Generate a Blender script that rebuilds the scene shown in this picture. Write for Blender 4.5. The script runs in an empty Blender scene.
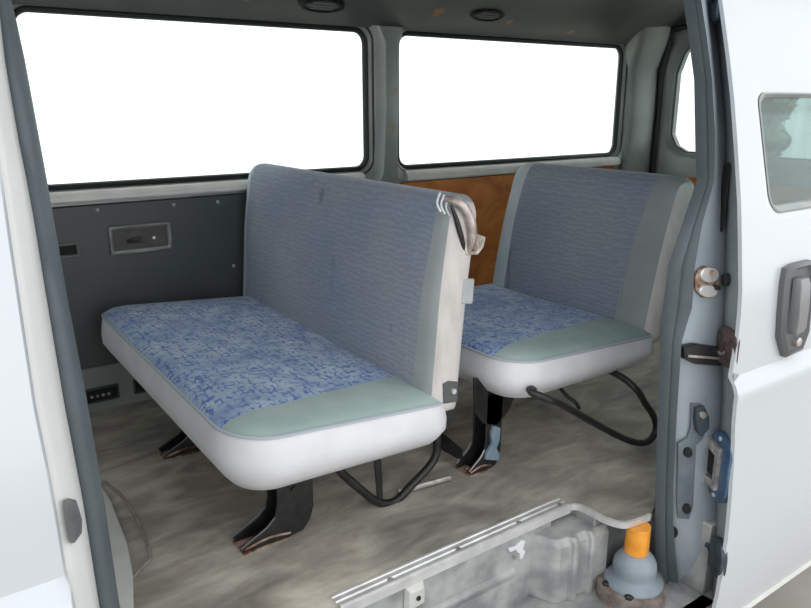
import bpy, bmesh, math, random
from mathutils import Vector, Matrix
random.seed(4)
S = bpy.context.scene
C = S.collection
R = math.radians

# ------------------------------------------------------------------ camera
W, H, F = 811, 608, 730.0
YAW, PITCH, CH = R(35.5), R(-15.6), 1.05
fw = Vector((math.sin(YAW)*math.cos(PITCH), math.cos(YAW)*math.cos(PITCH), math.sin(PITCH)))
ri = Vector((math.cos(YAW), -math.sin(YAW), 0)); up = ri.cross(fw)
CAM = Vector((0, 0, CH))
cd = bpy.data.cameras.new('camera'); cam = bpy.data.objects.new('camera', cd); C.objects.link(cam)
cd.sensor_width = 36; cd.lens = F/W*36; cd.clip_start = 0.02
cam.matrix_world = Matrix((( ri.x, up.x, -fw.x, 0), (ri.y, up.y, -fw.y, 0), (ri.z, up.z, -fw.z, CH), (0, 0, 0, 1)))
S.camera = cam

def at(u, v, ax, val):
    """measure a point of the place: where the sight line meets a known plane"""
    d = fw + ri*((u-W/2)/F) - up*((v-H/2)/F)
    i = 'XYZ'.index(ax)
    return CAM + d*((val-CAM[i])/d[i])
def lerp_tab(tab, z):
    if z <= tab[0][0]: return tab[0][1]
    for (a, b), (c, d) in zip(tab, tab[1:]):
        if z <= c: return b+(d-b)*(z-a)/(c-a)
    return tab[-1][1]
BODY = [(-.45, .84), (-.1, .82), (.38, .865), (.62, .885), (.8, .915), (1.06, .98), (1.25, 1.03), (1.5, 1.12)]
def yb(z): return lerp_tab(BODY, z)
def on(u, v, fn):
    """point on a curved side surface Y = fn(z)"""
    y = 1.0
    for _ in range(30):
        p = at(u, v, 'Y', y); y = .5*y+.5*fn(p.z)
    return p

# ------------------------------------------------------------------ materials
def mat(name, col, rough=.6, metal=0., **kw):
    m = bpy.data.materials.new(name); m.use_nodes = True
    b = m.node_tree.nodes['Principled BSDF']
    b.inputs['Base Color'].default_value = (*col, 1)
    b.inputs['Roughness'].default_value = rough
    b.inputs['Metallic'].default_value = metal
    for k, v in kw.items(): b.inputs[k.replace('_', ' ')].default_value = v
    return m
def nodes(m): return m.node_tree.nodes, m.node_tree.links, m.node_tree.nodes['Principled BSDF']
def N(m, t, **kw):
    n = m.node_tree.nodes.new(t)
    for k, v in kw.items():
        if k.startswith('i_'): n.inputs[k[2:].replace('_', ' ')].default_value = v
        else: setattr(n, k, v)
    return n
def ramp(m, stops, src):
    n = N(m, 'ShaderNodeValToRGB'); e = n.color_ramp.elements
    while len(e) < len(stops): e.new(.5)
    for q, (p, c) in zip(e, stops):
        q.position = p; q.color = (*c, 1) if len(c) == 3 else c
    m.node_tree.links.new(src, n.inputs[0]); return n
def coords(m, scale=(1, 1, 1), kind='Object', rot=(0, 0, 0)):
    t = N(m, 'ShaderNodeTexCoord'); mp = N(m, 'ShaderNodeMapping')
    mp.inputs['Scale'].default_value = scale; mp.inputs['Rotation'].default_value = rot
    m.node_tree.links.new(t.outputs[kind], mp.inputs[0]); return mp.outputs[0]
def noise(m, scale, detail=4, co=None, dist=0):
    n = N(m, 'ShaderNodeTexNoise'); n.inputs['Scale'].default_value = scale
    n.inputs['Detail'].default_value = detail; n.inputs['Distortion'].default_value = dist
    m.node_tree.links.new(co or coords(m), n.inputs['Vector']); return n.outputs['Fac']
def mix(m, fac, a, b, mode='MIX'):
    n = N(m, 'ShaderNodeMix', data_type='RGBA', blend_type=mode); L = m.node_tree.links
    if hasattr(fac, 'is_linked') or not isinstance(fac, (int, float)): L.new(fac, n.inputs[0])
    else: n.inputs[0].default_value = fac
    for s, i in ((a, 6), (b, 7)):
        if isinstance(s, tuple): n.inputs[i].default_value = (*s, 1)
        else: L.new(s, n.inputs[i])
    return n.outputs[2]
def bump(m, src, strength=.2, dist=.005):
    b = N(m, 'ShaderNodeBump'); b.inputs['Strength'].default_value = strength; b.inputs['Distance'].default_value = dist
    m.node_tree.links.new(src, b.inputs['Height']); m.node_tree.links.new(b.outputs[0], m.node_tree.nodes['Principled BSDF'].inputs['Normal'])
def mottled(name, c1, c2, scale=8, rough=.6, metal=0., bs=0, co=(1, 1, 1), lo=.35, hi=.7, **kw):
    m = mat(name, c1, rough, metal, **kw)
    f = noise(m, scale, 6, coords(m, co))
    r = ramp(m, [(lo, c1), (hi, c2)], f)
    m.node_tree.links.new(r.outputs[0], m.node_tree.nodes['Principled BSDF'].inputs['Base Color'])
    if bs: bump(m, noise(m, scale*8, 4, coords(m, co)), bs, .002)
    return m
def stained(name, c1, c2, stains, rough=.5, metal=0., stain_col=(.36, .16, .04)):
    """paint with rust stains at fixed places; stains = [(x, y, z, radius)]"""
    m = mat(name, c1, rough, metal); L = m.node_tree.links
    col = ramp(m, [(.35, c1), (.7, c2)], noise(m, 5, 5)).outputs[0]
    t = N(m, 'ShaderNodeTexCoord'); nz = noise(m, 45, 4)
    for x, y, z, r in stains:
        d = N(m, 'ShaderNodeVectorMath', operation='DISTANCE'); L.new(t.outputs['Object'], d.inputs[0]); d.inputs[1].default_value = (x, y, z)
        a = N(m, 'ShaderNodeMath', operation='MULTIPLY_ADD'); L.new(nz, a.inputs[0]); a.inputs[1].default_value = r*1.6; L.new(d.outputs['Value'], a.inputs[2])
        k = N(m, 'ShaderNodeMapRange'); L.new(a.outputs[0], k.inputs[0])
        k.inputs[1].default_value = r*1.55; k.inputs[2].default_value = r*2.1; k.inputs[3].default_value = .75; k.inputs[4].default_value = 0
        col = mix(m, k.outputs[0], col, stain_col)
    L.new(col, m.node_tree.nodes['Principled BSDF'].inputs['Base Color'])
    return m

M = {}
M['paint'] = mat('silver_paint', (.53, .56, .585), .32, .12, Coat_Weight=.4)
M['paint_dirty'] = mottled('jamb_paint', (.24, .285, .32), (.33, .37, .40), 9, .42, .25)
M['well'] = mottled('step_well_paint', (.24, .25, .25), (.43, .44, .43), 11, .5, .2, lo=.4, hi=.62)
M['inner'] = mottled('inner_grey_paint', (.22, .245, .235), (.29, .31, .295), 4, .38, .2)
M['sill'] = mottled('worn_sill_paint', (.52, .53, .50), (.62, .62, .58), 12, .4, .1)
M['dark_trim'] = mottled('dark_trim', (.050, .060, .062), (.066, .076, .078), 3, .42)
M['black'] = mottled('black_metal', (.012, .012, .013), (.03, .029, .028), 30, .42, .2)
M['rubber'] = mottled('rubber', (.062, .08, .09), (.085, .105, .118), 10, .55)
M['gasket'] = mat('window_gasket', (.012, .016, .016), .5)
M['hole'] = mat('dark_recess', (.008, .008, .008), .8)
M['alu'] = mottled('aluminium', (.62, .62, .61), (.8, .8, .79), 20, .35, .5)
M['steel'] = mottled('worn_steel', (.32, .30, .28), (.62, .58, .55), 40, .38, .7)
M['rust'] = mottled('rusty_steel', (.13, .055, .028), (.42, .30, .24), 38, .7, .3, lo=.42, hi=.62)
M['latch_blue'] = mottled('blue_plated_steel', (.06, .12, .22), (.12, .20, .32), 25, .4, .5)
M['latch_dark'] = mottled('dark_latch', (.035, .05, .065), (.07, .09, .11), 30, .5, .4)
M['strap_grey'] = mottled('pillar_plate', (.10, .13, .15), (.14, .17, .19), 25, .5, .2)
M['handle'] = mat('handle_plastic', (.09, .095, .10), .35)
M['grip'] = mat('handle_grip', (.22, .225, .23), .25, .3)
M['amber'] = mottled('amber_plastic', (.75, .27, .02), (.85, .38, .05), 30, .4)
M['boot'] = mottled('grey_rubber_boot', (.20, .24, .28), (.27, .31, .35), 12, .5)
M['clip'] = mottled('blue_grey_plastic', (.16, .23, .30), (.22, .29, .36), 30, .5)
M['vinyl'] = mottled('white_vinyl', (.66, .66, .69), (.72, .72, .74), 14, .48, bs=.12)
M['vinyl_beige'] = mottled('beige_vinyl', (.50, .47, .45), (.64, .61, .59), 9, .55, bs=.1, co=(3, 3, 1))
M['vinyl_grey'] = mottled('grey_vinyl', (.25, .28, .285), (.31, .335, .34), 9, .6, bs=.1)
M['piping'] = mat('piping', (.42, .46, .52), .5)
M['ground'] = mottled('pale_paving', (.40, .38, .34), (.50, .48, .44), 3, .9)

# hardboard
m = M['hardboard'] = mat('orange_hardboard', (.3, .1, .03), .45)
f = noise(m, 6, 8, coords(m, (1, 1, 1.6)), 1.2)
r_ = ramp(m, [(.3, (.40, .115, .022)), (.5, (.55, .18, .032)), (.72, (.66, .26, .06))], f)
m.node_tree.links.new(r_.outputs[0], m.node_tree.nodes['Principled BSDF'].inputs['Base Color'])

# floor vinyl: worn, streaked along the van
m = M['floor'] = mat('worn_floor_vinyl', (.2, .19, .17), .6, 0)
fl = noise(m, 6, 8, coords(m, (.8, 1.7, 1)), .7)
f2 = noise(m, 2.2, 5, coords(m, (1, 1.3, 1)), .4)
f3 = noise(m, 60, 4, coords(m, (.3, 1, 1)))
a = ramp(m, [(.33, (.27, .25, .22)), (.5, (.385, .36, .315)), (.68, (.55, .52, .46))], fl).outputs[0]
b = ramp(m, [(.36, (.66, .67, .66)), (.62, (1.15, 1.13, 1.08))], f2).outputs[0]
c_ = ramp(m, [(.3, (.88, .88, .88)), (.7, (1.08, 1.08, 1.08))], f3).outputs[0]
mm = mix(m, 1., mix(m, 1., a, b, 'MULTIPLY'), c_, 'MULTIPLY')
m.node_tree.links.new(mm, m.node_tree.nodes['Principled BSDF'].inputs['Base Color'])
bump(m, fl, .25, .01)

# backrest cloth: blue grey with fine wavy lines
m = M['back_cloth'] = mat('wavy_back_cloth', (.2, .25, .34), .85, 0, Sheen_Weight=.25)
wv = N(m, 'ShaderNodeTexWave', wave_type='BANDS', bands_direction='Z', wave_profile='SIN')
wv.inputs['Scale'].default_value = 21; wv.inputs['Distortion'].default_value = 7; wv.inputs['Detail'].default_value = 2; wv.inputs['Detail Scale'].default_value = 2.2
m.node_tree.links.new(coords(m, (1, .55, 1)), wv.inputs['Vector'])
big = ramp(m, [(.35, (.165, .208, .285)), (.65, (.232, .258, .300))], noise(m, 2.3, 4)).outputs[0]
lt = mix(m, 1., big, (1.16, 1.17, 1.18), 'MULTIPLY')
k = ramp(m, [(.42, (0, 0, 0)), (.75, (1, 1, 1))], wv.outputs['Fac']).outputs[0]
col = mix(m, k, big, lt)
tc = N(m, 'ShaderNodeTexCoord'); mp_ = N(m, 'ShaderNodeMapping'); mp_.vector_type = 'TEXTURE'
mp_.inputs['Location'].default_value = at(320, 196, 'X', 1.07); mp_.inputs['Scale'].default_value = (.2, .022, .034)
m.node_tree.links.new(tc.outputs['Object'], mp_.inputs[0])
ln = N(m, 'ShaderNodeVectorMath', operation='LENGTH'); m.node_tree.links.new(mp_.outputs[0], ln.inputs[0])
sm = ramp(m, [(.2, (.55, .56, .6)), (1., (1, 1, 1))], ln.outputs['Value']).outputs[0]
col = mix(m, 1., col, sm, 'MULTIPLY')
st = ramp(m, [(.69, (1, 1, 1)), (.76, (.55, .56, .6))], noise(m, 5.5, 3, coords(m, (1, 2.2, .8)))).outputs[0]
col = mix(m, 1., col, st, 'MULTIPLY')
m.node_tree.links.new(col, m.node_tree.nodes['Principled BSDF'].inputs['Base Color'])
bump(m, wv.outputs['Fac'], .15, .002)

# cushion cloth: pale blue with broken royal blue strokes
m = M['seat_cloth'] = mat('blue_seat_cloth', (.2, .3, .5), .9, 0, Sheen_Weight=.2)
w1 = N(m, 'ShaderNodeTexWave', wave_type='BANDS', bands_direction='X', wave_profile='SIN')
w1.inputs['Scale'].default_value = 17; w1.inputs['Distortion'].default_value = 6; w1.inputs['Detail'].default_value = 3; w1.inputs['Detail Scale'].default_value = 3.0
m.node_tree.links.new(coords(m, (1, .8, 1)), w1.inputs['Vector'])
w2 = N(m, 'ShaderNodeTexWave', wave_type='BANDS', bands_direction='Y', wave_profile='SIN')
w2.inputs['Scale'].default_value = 15; w2.inputs['Distortion'].default_value = 8; w2.inputs['Detail'].default_value = 3; w2.inputs['Detail Scale'].default_value = 2.2
m.node_tree.links.new(coords(m), w2.inputs['Vector'])
base = ramp(m, [(.35, (.19, .29, .47)), (.55, (.33, .43, .56)), (.7, (.42, .51, .60))], noise(m, 14, 5)).outputs[0]
k1 = ramp(m, [(.74, (0, 0, 0)), (.86, (1, 1, 1))], w1.outputs['Fac']).outputs[0]
k2 = ramp(m, [(.78, (0, 0, 0)), (.9, (1, 1, 1))], w2.outputs['Fac']).outputs[0]
gate = ramp(m, [(.42, (0, 0, 0)), (.55, (1, 1, 1))], noise(m, 40, 2)).outputs[0]
col = mix(m, mix(m, 1., mix(m, 1., k1, k2, 'LIGHTEN'), gate, 'MULTIPLY'), base, (.07, .14, .42))
m.node_tree.links.new(col, m.node_tree.nodes['Principled BSDF'].inputs['Base Color'])
bump(m, noise(m, 150, 2), .1, .002)

M['patch'] = mottled('sage_green_cloth', (.26, .35, .33), (.36, .45, .43), 7, .85, bs=.1)

def glass(name, tint, refl=.08, dark=1.0):
    m = bpy.data.materials.new(name); m.use_nodes = True; nt = m.node_tree; nt.nodes.clear()
    o = nt.nodes.new('ShaderNodeOutputMaterial'); t = nt.nodes.new('ShaderNodeBsdfTransparent'); g = nt.nodes.new('ShaderNodeBsdfGlossy')
    t.inputs[0].default_value = (*tint, 1); g.inputs['Roughness'].default_value = 0.02
    lw = nt.nodes.new('ShaderNodeLayerWeight'); lw.inputs[0].default_value = .5
    pw = nt.nodes.new('ShaderNodeMath'); pw.operation = 'POWER'; pw.inputs[1].default_value = 5; nt.links.new(lw.outputs['Facing'], pw.inputs[0])
    fr = nt.nodes.new('ShaderNodeMath'); fr.operation = 'MULTIPLY_ADD'; fr.inputs[1].default_value = .9; fr.inputs[2].default_value = .05; nt.links.new(pw.outputs[0], fr.inputs[0]); mx = nt.nodes.new('ShaderNodeMixShader')
    nt.links.new(fr.outputs[0], mx.inputs[0]); nt.links.new(t.outputs[0], mx.inputs[1]); nt.links.new(g.outputs[0], mx.inputs[2]); nt.links.new(mx.outputs[0], o.inputs[0])
    return m
M['glass'] = glass('clear_glass', (.93, .96, .95))
M['glass_dark'] = glass('tinted_glass', (.80, .87, .86))

# ------------------------------------------------------------------ mesh helpers
def obj(name, bm, material, parent=None, smooth=True, bevel=0, seg=2, angle=35):
    bmesh.ops.recalc_face_normals(bm, faces=bm.faces[:])
    me = bpy.data.meshes.new(name); bm.to_mesh(me); bm.free()
    o = bpy.data.objects.new(name, me); C.objects.link(o)
    if isinstance(material, (list, tuple)):
        for q in material: me.materials.append(q)
    else: me.materials.append(material)
    if smooth:
        for p in me.polygons: p.use_smooth = True
        try: me.set_sharp_from_angle(angle=R(angle))
        except Exception: pass
    if bevel:
        b = o.modifiers.new('bevel', 'BEVEL'); b.width = bevel; b.segments = seg; b.limit_method = 'ANGLE'; b.angle_limit = R(40)
    if parent: o.parent = parent; o.matrix_parent_inverse = Matrix.Translation(-parent.location) if parent.type == 'EMPTY' else Matrix.Identity(4)
    return o
def tag(o, label, cat=None, group=None, kind=None):
    if label: o['label'] = label
    if cat: o['category'] = cat
    if group: o['group'] = group
    if kind: o['kind'] = kind
    return o
def thing(name, label, cat, loc=(0, 0, 0), group=None, kind=None):
    o = bpy.data.objects.new(name, None); C.objects.link(o); o.location = loc; o.empty_display_size = .05
    return tag(o, label, cat, group, kind)
def struct(o, label=None, cat=None): return tag(o, label, cat, kind='structure')

def box(bm, x0, x1, y0, y1, z0, z1, mtx=None):
    vs = [bm.verts.new(v) for v in ((x0,y0,z0),(x1,y0,z0),(x1,y1,z0),(x0,y1,z0),(x0,y0,z1),(x1,y0,z1),(x1,y1,z1),(x0,y1,z1))]
    if mtx:
        for v in vs: v.co = mtx @ v.co
    for f in ((0,1,2,3),(4,5,6,7),(0,1,5,4),(1,2,6,5),(2,3,7,6),(3,0,4,7)): bm.faces.new([vs[i] for i in f])
    return bm
def loft(bm, rings, closed=True, caps=True):
    vr = [[bm.verts.new(p) for p in r] for r in rings]
    n = len(vr[0])
    for a, b in zip(vr, vr[1:]):
        for i in range(n if closed else n-1):
            j = (i+1) % n
            bm.faces.new((a[i], a[j], b[j], b[i]))
    if caps and closed:
        bm.faces.new(vr[0][::-1]); bm.faces.new(vr[-1])
    return bm
def smooth_pts(pts, n=8, closed=False):
    P = [Vector(p) for p in pts]; out = []
    for i in range(len(P)-1):
        p0 = P[max(i-1, 0)]; p1 = P[i]; p2 = P[i+1]; p3 = P[min(i+2, len(P)-1)]
        for k in range(n):
            t = k/n
            out.append(.5*((2*p1)+(p2-p0)*t+(2*p0-5*p1+4*p2-p3)*t*t+(3*p1-p0-3*p2+p3)*t**3))
    out.append(P[-1]); return out
def tube(bm, pts, r, sides=12, curve=0):
    P = smooth_pts(pts, curve) if curve else [Vector(p) for p in pts]
    rings = []; t0 = (P[1]-P[0]).normalized()
    nrm = t0.orthogonal().normalized()
    for i, p in enumerate(P):
        t = (P[min(i+1, len(P)-1)]-P[max(i-1, 0)]).normalized()
        nrm = (nrm - t*nrm.dot(t)).normalized(); b = t.cross(nrm)
        rr = r[i] if isinstance(r, list) else r
        rings.append([p+(nrm*math.cos(a)+b*math.sin(a))*rr for a in [2*math.pi*k/sides for k in range(sides)]])
    return loft(bm, rings)
def prism(bm, poly, vec):
    """solid from a planar outline pushed along vec"""
    v = Vector(vec); a = [Vector(p) for p in poly]
    return loft(bm, [a, [p+v for p in a]])
def lathe(bm, prof, loc, sides=40, axis='Z'):
    rings = []
    for r, h in prof:
        ring = []
        for k in range(sides):
            a = 2*math.pi*k/sides
            q = (r*math.cos(a), r*math.sin(a), h)
            if axis == 'Y': q = (q[0], q[2], q[1])
            if axis == 'X': q = (q[2], q[0], q[1])
            ring.append(Vector(q)+Vector(loc))
        rings.append(ring)
    return loft(bm, rings)
def rrect(a0, a1, b0, b1, rr, n=8, m=10):
    """rounded rectangle outline, rr = radius or 4 radii (a0b0, a1b0, a1b1, a0b1); corner points m apart on straights"""
    if not isinstance(rr, (list, tuple)): rr = [rr]*4
    cs = [((a0, b0), rr[0], math.pi, (1, 1)), ((a1, b0), rr[1], 1.5*math.pi, (-1, 1)), ((a1, b1), rr[2], 0, (-1, -1)), ((a0, b1), rr[3], .5*math.pi, (1, -1))]
    arcs = []
    for (cx, cy), r, s, (sx, sy) in cs:
        ox, oy = cx+sx*r, cy+sy*r
        arcs.append([(ox+r*math.cos(s+.5*math.pi*k/n), oy+r*math.sin(s+.5*math.pi*k/n)) for k in range(n+1)])
    out = []
    for i in range(4):
        out += arcs[i]
        p, q = arcs[i][-1], arcs[(i+1) % 4][0]
        out += [(p[0]+(q[0]-p[0])*k/m, p[1]+(q[1]-p[1])*k/m) for k in range(1, m)]
    return out
def ringblend(A, B, t): return [(a[0]+(b[0]-a[0])*t, a[1]+(b[1]-a[1])*t) for a, b in zip(A, B)]

XF, XR = -1.0, 3.46          # inside of the van, front to back
YW = 2.58                    # far (right hand) side

# ------------------------------------------------------------------ ground, floor
o = obj('ground', prism(bmesh.new(), [(-5, -4, -.75), (32, -4, -.75), (32, 17, -.75), (8, 6, -.75), (-5, 6, -.75)], (0, 0, .13)), M['ground'], smooth=False); struct(o)

FZ = -.016
bm = bmesh.new()
fl_edge = [(XF, YW-.03), (XF, 1.05), (.20, 1.05), (.26, 1.17), (1.376, 1.165)]
cur = [at(u, v, 'Z', 0) for u, v in ((570, 505), (578, 505), (590, 510), (605, 518), (622, 523), (634, 521), (650, 515))]
fl_edge += [(p.x, p.y) for p in cur[1:]] + [(1.56, 1.03), (XR, 1.03), (XR, YW-.03)]
prism(bm, [(x, y, FZ) for x, y in fl_edge], (0, 0, -FZ))
o = obj('floor', bm, M['floor'], smooth=False); struct(o)

# raised edge of the older mat by the front of the doorway
bm = bmesh.new()
pts = [at(u, v, 'Z', .002) for u, v in ((104, 482), (125, 500), (141, 528), (150, 556), (143, 566), (132, 578))]
tube(bm, pts, .004, 8, 4)
o = obj('floor_seam', bm, mottled('mat_edge', (.2, .19, .17), (.33, .31, .28), 30, .6)); tag(o, 'low curved seam in the worn grey floor covering near the front of the doorway', 'floor seam')
bm = bmesh.new()
pts = [(p.x, p.y) for p in [at(u, v, 'Z', .006) for u, v in ((98, 482), (110, 500), (127, 543), (133, 575), (134, 640), (112, 640))]]
prism(bm, [(x, y, .0) for x, y in pts], (0, 0, .010))
o = obj('scuff_plate', bm, M['sill'], bevel=.002); tag(o, 'pale worn scuff plate on the floor at the foot of the left door post', 'scuff plate')

# ------------------------------------------------------------------ far side wall with two windows
def holed(bm, cell, hole, cr, y_in, y_edge, y_out, cell_r=.0005):
    """wall cell around a rounded opening: inner skin, rolled reveal, outer skin"""
    A = rrect(*cell, cell_r); B = rrect(hole[0]-.035, hole[1]+.035, hole[2]-.035, hole[3]+.035, cr+.03); B2 = rrect(hole[0]-.012, hole[1]+.012, hole[2]-.012, hole[3]+.012, cr+.01); D = rrect(*hole, cr)
    rings = []
    for ring, y in ((A, y_out), (A, y_in), (B, y_in), (B2, y_in+.012), (D, y_edge), (D, y_out), (A, y_out)):
        rings.append([(x, y, z) for x, z in ring])
    loft(bm, rings, caps=False); bmesh.ops.remove_doubles(bm, verts=bm.verts[:], dist=1e-5)
W1 = (.388, 1.643, .777, 1.318); W2 = (1.793, 3.205, .771, 1.316)
stp = [(p.x, p.y, p.z) for p in (at(391, 128, 'Y', 2.54), at(392, 92, 'Y', 2.54))]
M['inner_st'] = stained('inner_paint_stained', (.24, .265, .255), (.32, .34, .325), [(p[0], p[1], p[2], .02) for p in stp], .36, .2)
bm = bmesh.new()
holed(bm, (XF+.9, 1.70, .722, 1.358), W1, .055, 2.545, 2.582, 2.60)
holed(bm, (1.70, 3.25, .722, 1.358), W2, .06, 2.545, 2.582, 2.60)
box(bm, XF, 3.25, 2.563, 2.60, -.035, .722); box(bm, XF, XF+.9, 2.545, 2.60, .722, 1.358)
o = obj('wall_right', bm, M['inner_st'], angle=50); struct(o)
# raised pillar between the two windows
bm = bmesh.new()
rings = []
for z, x0, x1, y in ((.715, 1.650, 1.775, 2.535), (.76, 1.675, 1.765, 2.53), (1.0, 1.69, 1.77, 2.53), (1.27, 1.69, 1.775, 2.53), (1.33, 1.66, 1.80, 2.535)):
    rings.append([(x0-.02, 2.546, z), (x0, y-.006, z), (x0+.012, y-.012, z), (x1-.012, y-.006, z), (x1, y, z), (x1+.01, 2.546, z)])
loft(bm, rings)
o = obj('trim_1', bm, M['inner_st'], angle=30); struct(o)

def ring_gasket(ring, y, r, mt, name='gasket', parent=None, ax='Y'):
    bm = bmesh.new(); P = [Vector((a, y, b)) if ax == 'Y' else Vector((y, a, b)) for a, b in ring]
    rings = []; n = len(P); cen = sum(P, Vector())/n
    for i in range(n):
        t = (P[(i+1) % n]-P[i-1]).normalized(); nrm = Vector((0, 1, 0)) if ax == 'Y' else Vector((1, 0, 0)); b = t.cross(nrm)
        rings.append([P[i]+(nrm*math.cos(a)+b*math.sin(a))*r for a in [k*math.pi/4 for k in range(8)]])
    rings.append(rings[0]); loft(bm, rings, caps=False); bmesh.ops.remove_doubles(bm, verts=bm.verts[:], dist=1e-5)
    return obj(name, bm, mt, parent)
for i, w in ((1, W1), (2, W2)):
    t = thing('window_%d' % i, None, None, ((w[0]+w[1])/2, 2.60, w[2]), kind='structure')
    ring_gasket(rrect(*w, .055), 2.580, .013, M['gasket'], parent=t)
    ring_gasket(rrect(w[0]-.02, w[1]+.02, w[2]-.02, w[3]+.02, .07), 2.556, .0055, M['gasket'], parent=t)
    bm = bmesh.new(); prism(bm, [(a, 2.590, b) for a, b in rrect(w[0]-.01, w[1]+.01, w[2]-.01, w[3]+.01, .055)], (0, .004, 0))
    obj('pane', bm, M['glass'], t, smooth=False)

# pale sill under the windows
def extrude_x(bm, prof, x0, x1): return loft(bm, [[(x0, y, z) for y, z in prof], [(x1, y, z) for y, z in prof]])
bm = bmesh.new()
extrude_x(bm, [(2.546, .768), (2.532, .762), (2.522, .752), (2.522, .738), (2.53, .731), (2.546, .731)], XF, 1.60)
extrude_x(bm, [(2.546, .762), (2.534, .756), (2.526, .746), (2.526, .726), (2.532, .719), (2.546, .719)], 1.815, 3.19)
o = obj('trim_2', bm, mottled('sill_ledge', (.66, .66, .62), (.78, .78, .73), 12, .4), angle=30); struct(o)

# roof cove, header and roof
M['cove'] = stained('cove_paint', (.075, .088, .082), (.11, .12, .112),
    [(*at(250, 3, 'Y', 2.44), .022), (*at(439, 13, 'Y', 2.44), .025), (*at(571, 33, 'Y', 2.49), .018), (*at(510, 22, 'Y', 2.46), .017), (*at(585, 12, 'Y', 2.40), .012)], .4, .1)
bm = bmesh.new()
cove = [(2.548, 1.322), (2.53, 1.335), (2.50, 1.352), (2.44, 1.385), (2.37, 1.43), (2.30, 1.468), (2.20, 1.50), (2.20, 1.56), (2.60, 1.56), (2.60, 1.345), (2.548, 1.345)]
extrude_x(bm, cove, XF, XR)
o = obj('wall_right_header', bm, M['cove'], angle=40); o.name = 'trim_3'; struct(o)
bm = bmesh.new(); box(bm, XF, XR, 1.12, 2.21, 1.50, 1.56); o = obj('ceiling', bm, mottled('headlining', (.16, .17, .155), (.2, .21, .19), 5, .8), smooth=False); struct(o)
# near side roof rail
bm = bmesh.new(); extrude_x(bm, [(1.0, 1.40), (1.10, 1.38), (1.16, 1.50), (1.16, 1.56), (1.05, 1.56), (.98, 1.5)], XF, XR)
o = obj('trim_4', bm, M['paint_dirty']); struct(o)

# front partition of the load space (cab bulkhead, low) and roof bow at the rear
bm = bmesh.new(); box(bm, XF-.03, XF, 1.03, 2.56, 0, .75); box(bm, XF-.03, XF, 1.03, 1.12, .75, 1.5); box(bm, XF-.03, XF, 2.45, 2.56, .75, 1.5)
o = obj('wall_front', bm, M['inner'], smooth=False); struct(o)

# ------------------------------------------------------------------ trim panels on the far side
def pt(u, v, y): p = at(u, v, 'Y', y); return p.x, p.z
t = thing('side_trim_panel', 'dark grey trim panel under the left window with ashtray', 'trim panel', (.9, 2.545, .10))
bm = bmesh.new(); prism(bm, [(x, 2.538, z) for x, z in rrect(.10, 1.66, .165, .719, .01, 4, 4)], (0, .0215, 0))
obj('panel', bm, M['dark_trim'], t, bevel=.003)
yp = 2.538
def frame_rect(bm, a0, a1, b0, b1, w, y0, y1, r=.006):
    A = rrect(a0, a1, b0, b1, r, 4, 2); B = rrect(a0+w, a1-w, b0+w, b1-w, r*.6, 4, 2); Bi = rrect(a0+w*.7, a1-w*.7, b0+w*.7, b1-w*.7, r*.6, 4, 2)
    rings = [[(x, y, z) for x, z in q] for q, y in ((A, y1), (A, y0+.002), (ringblend(A, B, .15), y0), (Bi, y0), (B, y0+.003), (B, y1), (A, y1))]
    loft(bm, rings, caps=False); bmesh.ops.remove_doubles(bm, verts=bm.verts[:], dist=1e-6)
x0, z1 = pt(107, 225, yp); x1, _ = pt(170.5, 222, yp); _, z0 = pt(140, 251, yp)
z0 = .545; z1 = .645
af = bmesh.new(); frame_rect(af, x0, x1, z0, z1, .017, yp-.010, yp+.001, .008)
ash = obj('ashtray', af, mottled('ashtray_frame', (.14, .14, .135), (.2, .2, .19), 20, .35, .3), t)
b = bmesh.new(); box(b, x0+.014, x1-.014, yp-.0035, yp-.0005, z0+.013, z1-.013); obj('ashtray_lid', b, mottled('lid', (.05, .045, .04), (.09, .08, .07), 30, .5), ash)
b = bmesh.new(); box(b, x0+.075, x0+.105, yp-.009, yp-.0035, z0+.035, z0+.056); tube(b, [(x0+.058, yp-.006, z0+.044), (x0+.09, yp-.006, z0+.044)], .006, 8); obj('finger_catch', b, M['black'], ash)
b = bmesh.new(); lathe(b, [(.0055, yp-.008), (.0055, yp-.0035)], (x0+.148, 0, z0+.048), 12, 'Y'); obj('stud', b, M['alu'], ash)
x0, z1_ = pt(55, 246, yp); x1, z0_ = pt(81, 258, yp)
b = bmesh.new(); frame_rect(b, x0, x1, .555, .605, .010, yp-.006, yp+.001, .005); sw = obj('switch_bezel', b, mottled('bezel', (.1, .1, .1), (.15, .15, .145), 20, .5), t)
b = bmesh.new(); box(b, x0+.009, x1-.009, yp-.002, yp-.0002, .564, .596); obj('recess', b, M['hole'], sw)
for u, v in ((98, 210), (174, 205), (218, 202), (234, 266)):
    p = at(u, v, 'Y', yp); b = bmesh.new(); lathe(b, [(.008, yp), (.008, yp-.002), (.005, yp-.004), (.001, yp-.0045)], (p.x, 0, p.z), 14, 'Y'); obj('screw', b, mat('screw', (.3, .31, .31), .4, .6) if 'screw' not in bpy.data.materials else bpy.data.materials['screw'], t)

t = thing('hardboard_panel', 'orange brown hardboard panel under the right window', 'trim panel', (2.4, 2.55, .08))
b = bmesh.new(); prism(b, [(x, 2.546, z) for x, z in rrect(1.795, 3.17, .08, .712, .012, 4, 4)], (0, .0135, 0)); obj('board', b, M['hardboard'], t, bevel=.001)
p = at(405, 187, 'Y', 2.546)
for xx, zz in ((1.85, .69), (2.5, .69), (3.12, .69), (1.85, .3), (3.12, .3)):
    b = bmesh.new(); lathe(b, [(.006, 2.546), (.006, 2.544), (.002, 2.542)], (xx, 0, zz), 12, 'Y'); obj('screw', b, bpy.data.materials['screw'], t)

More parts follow.
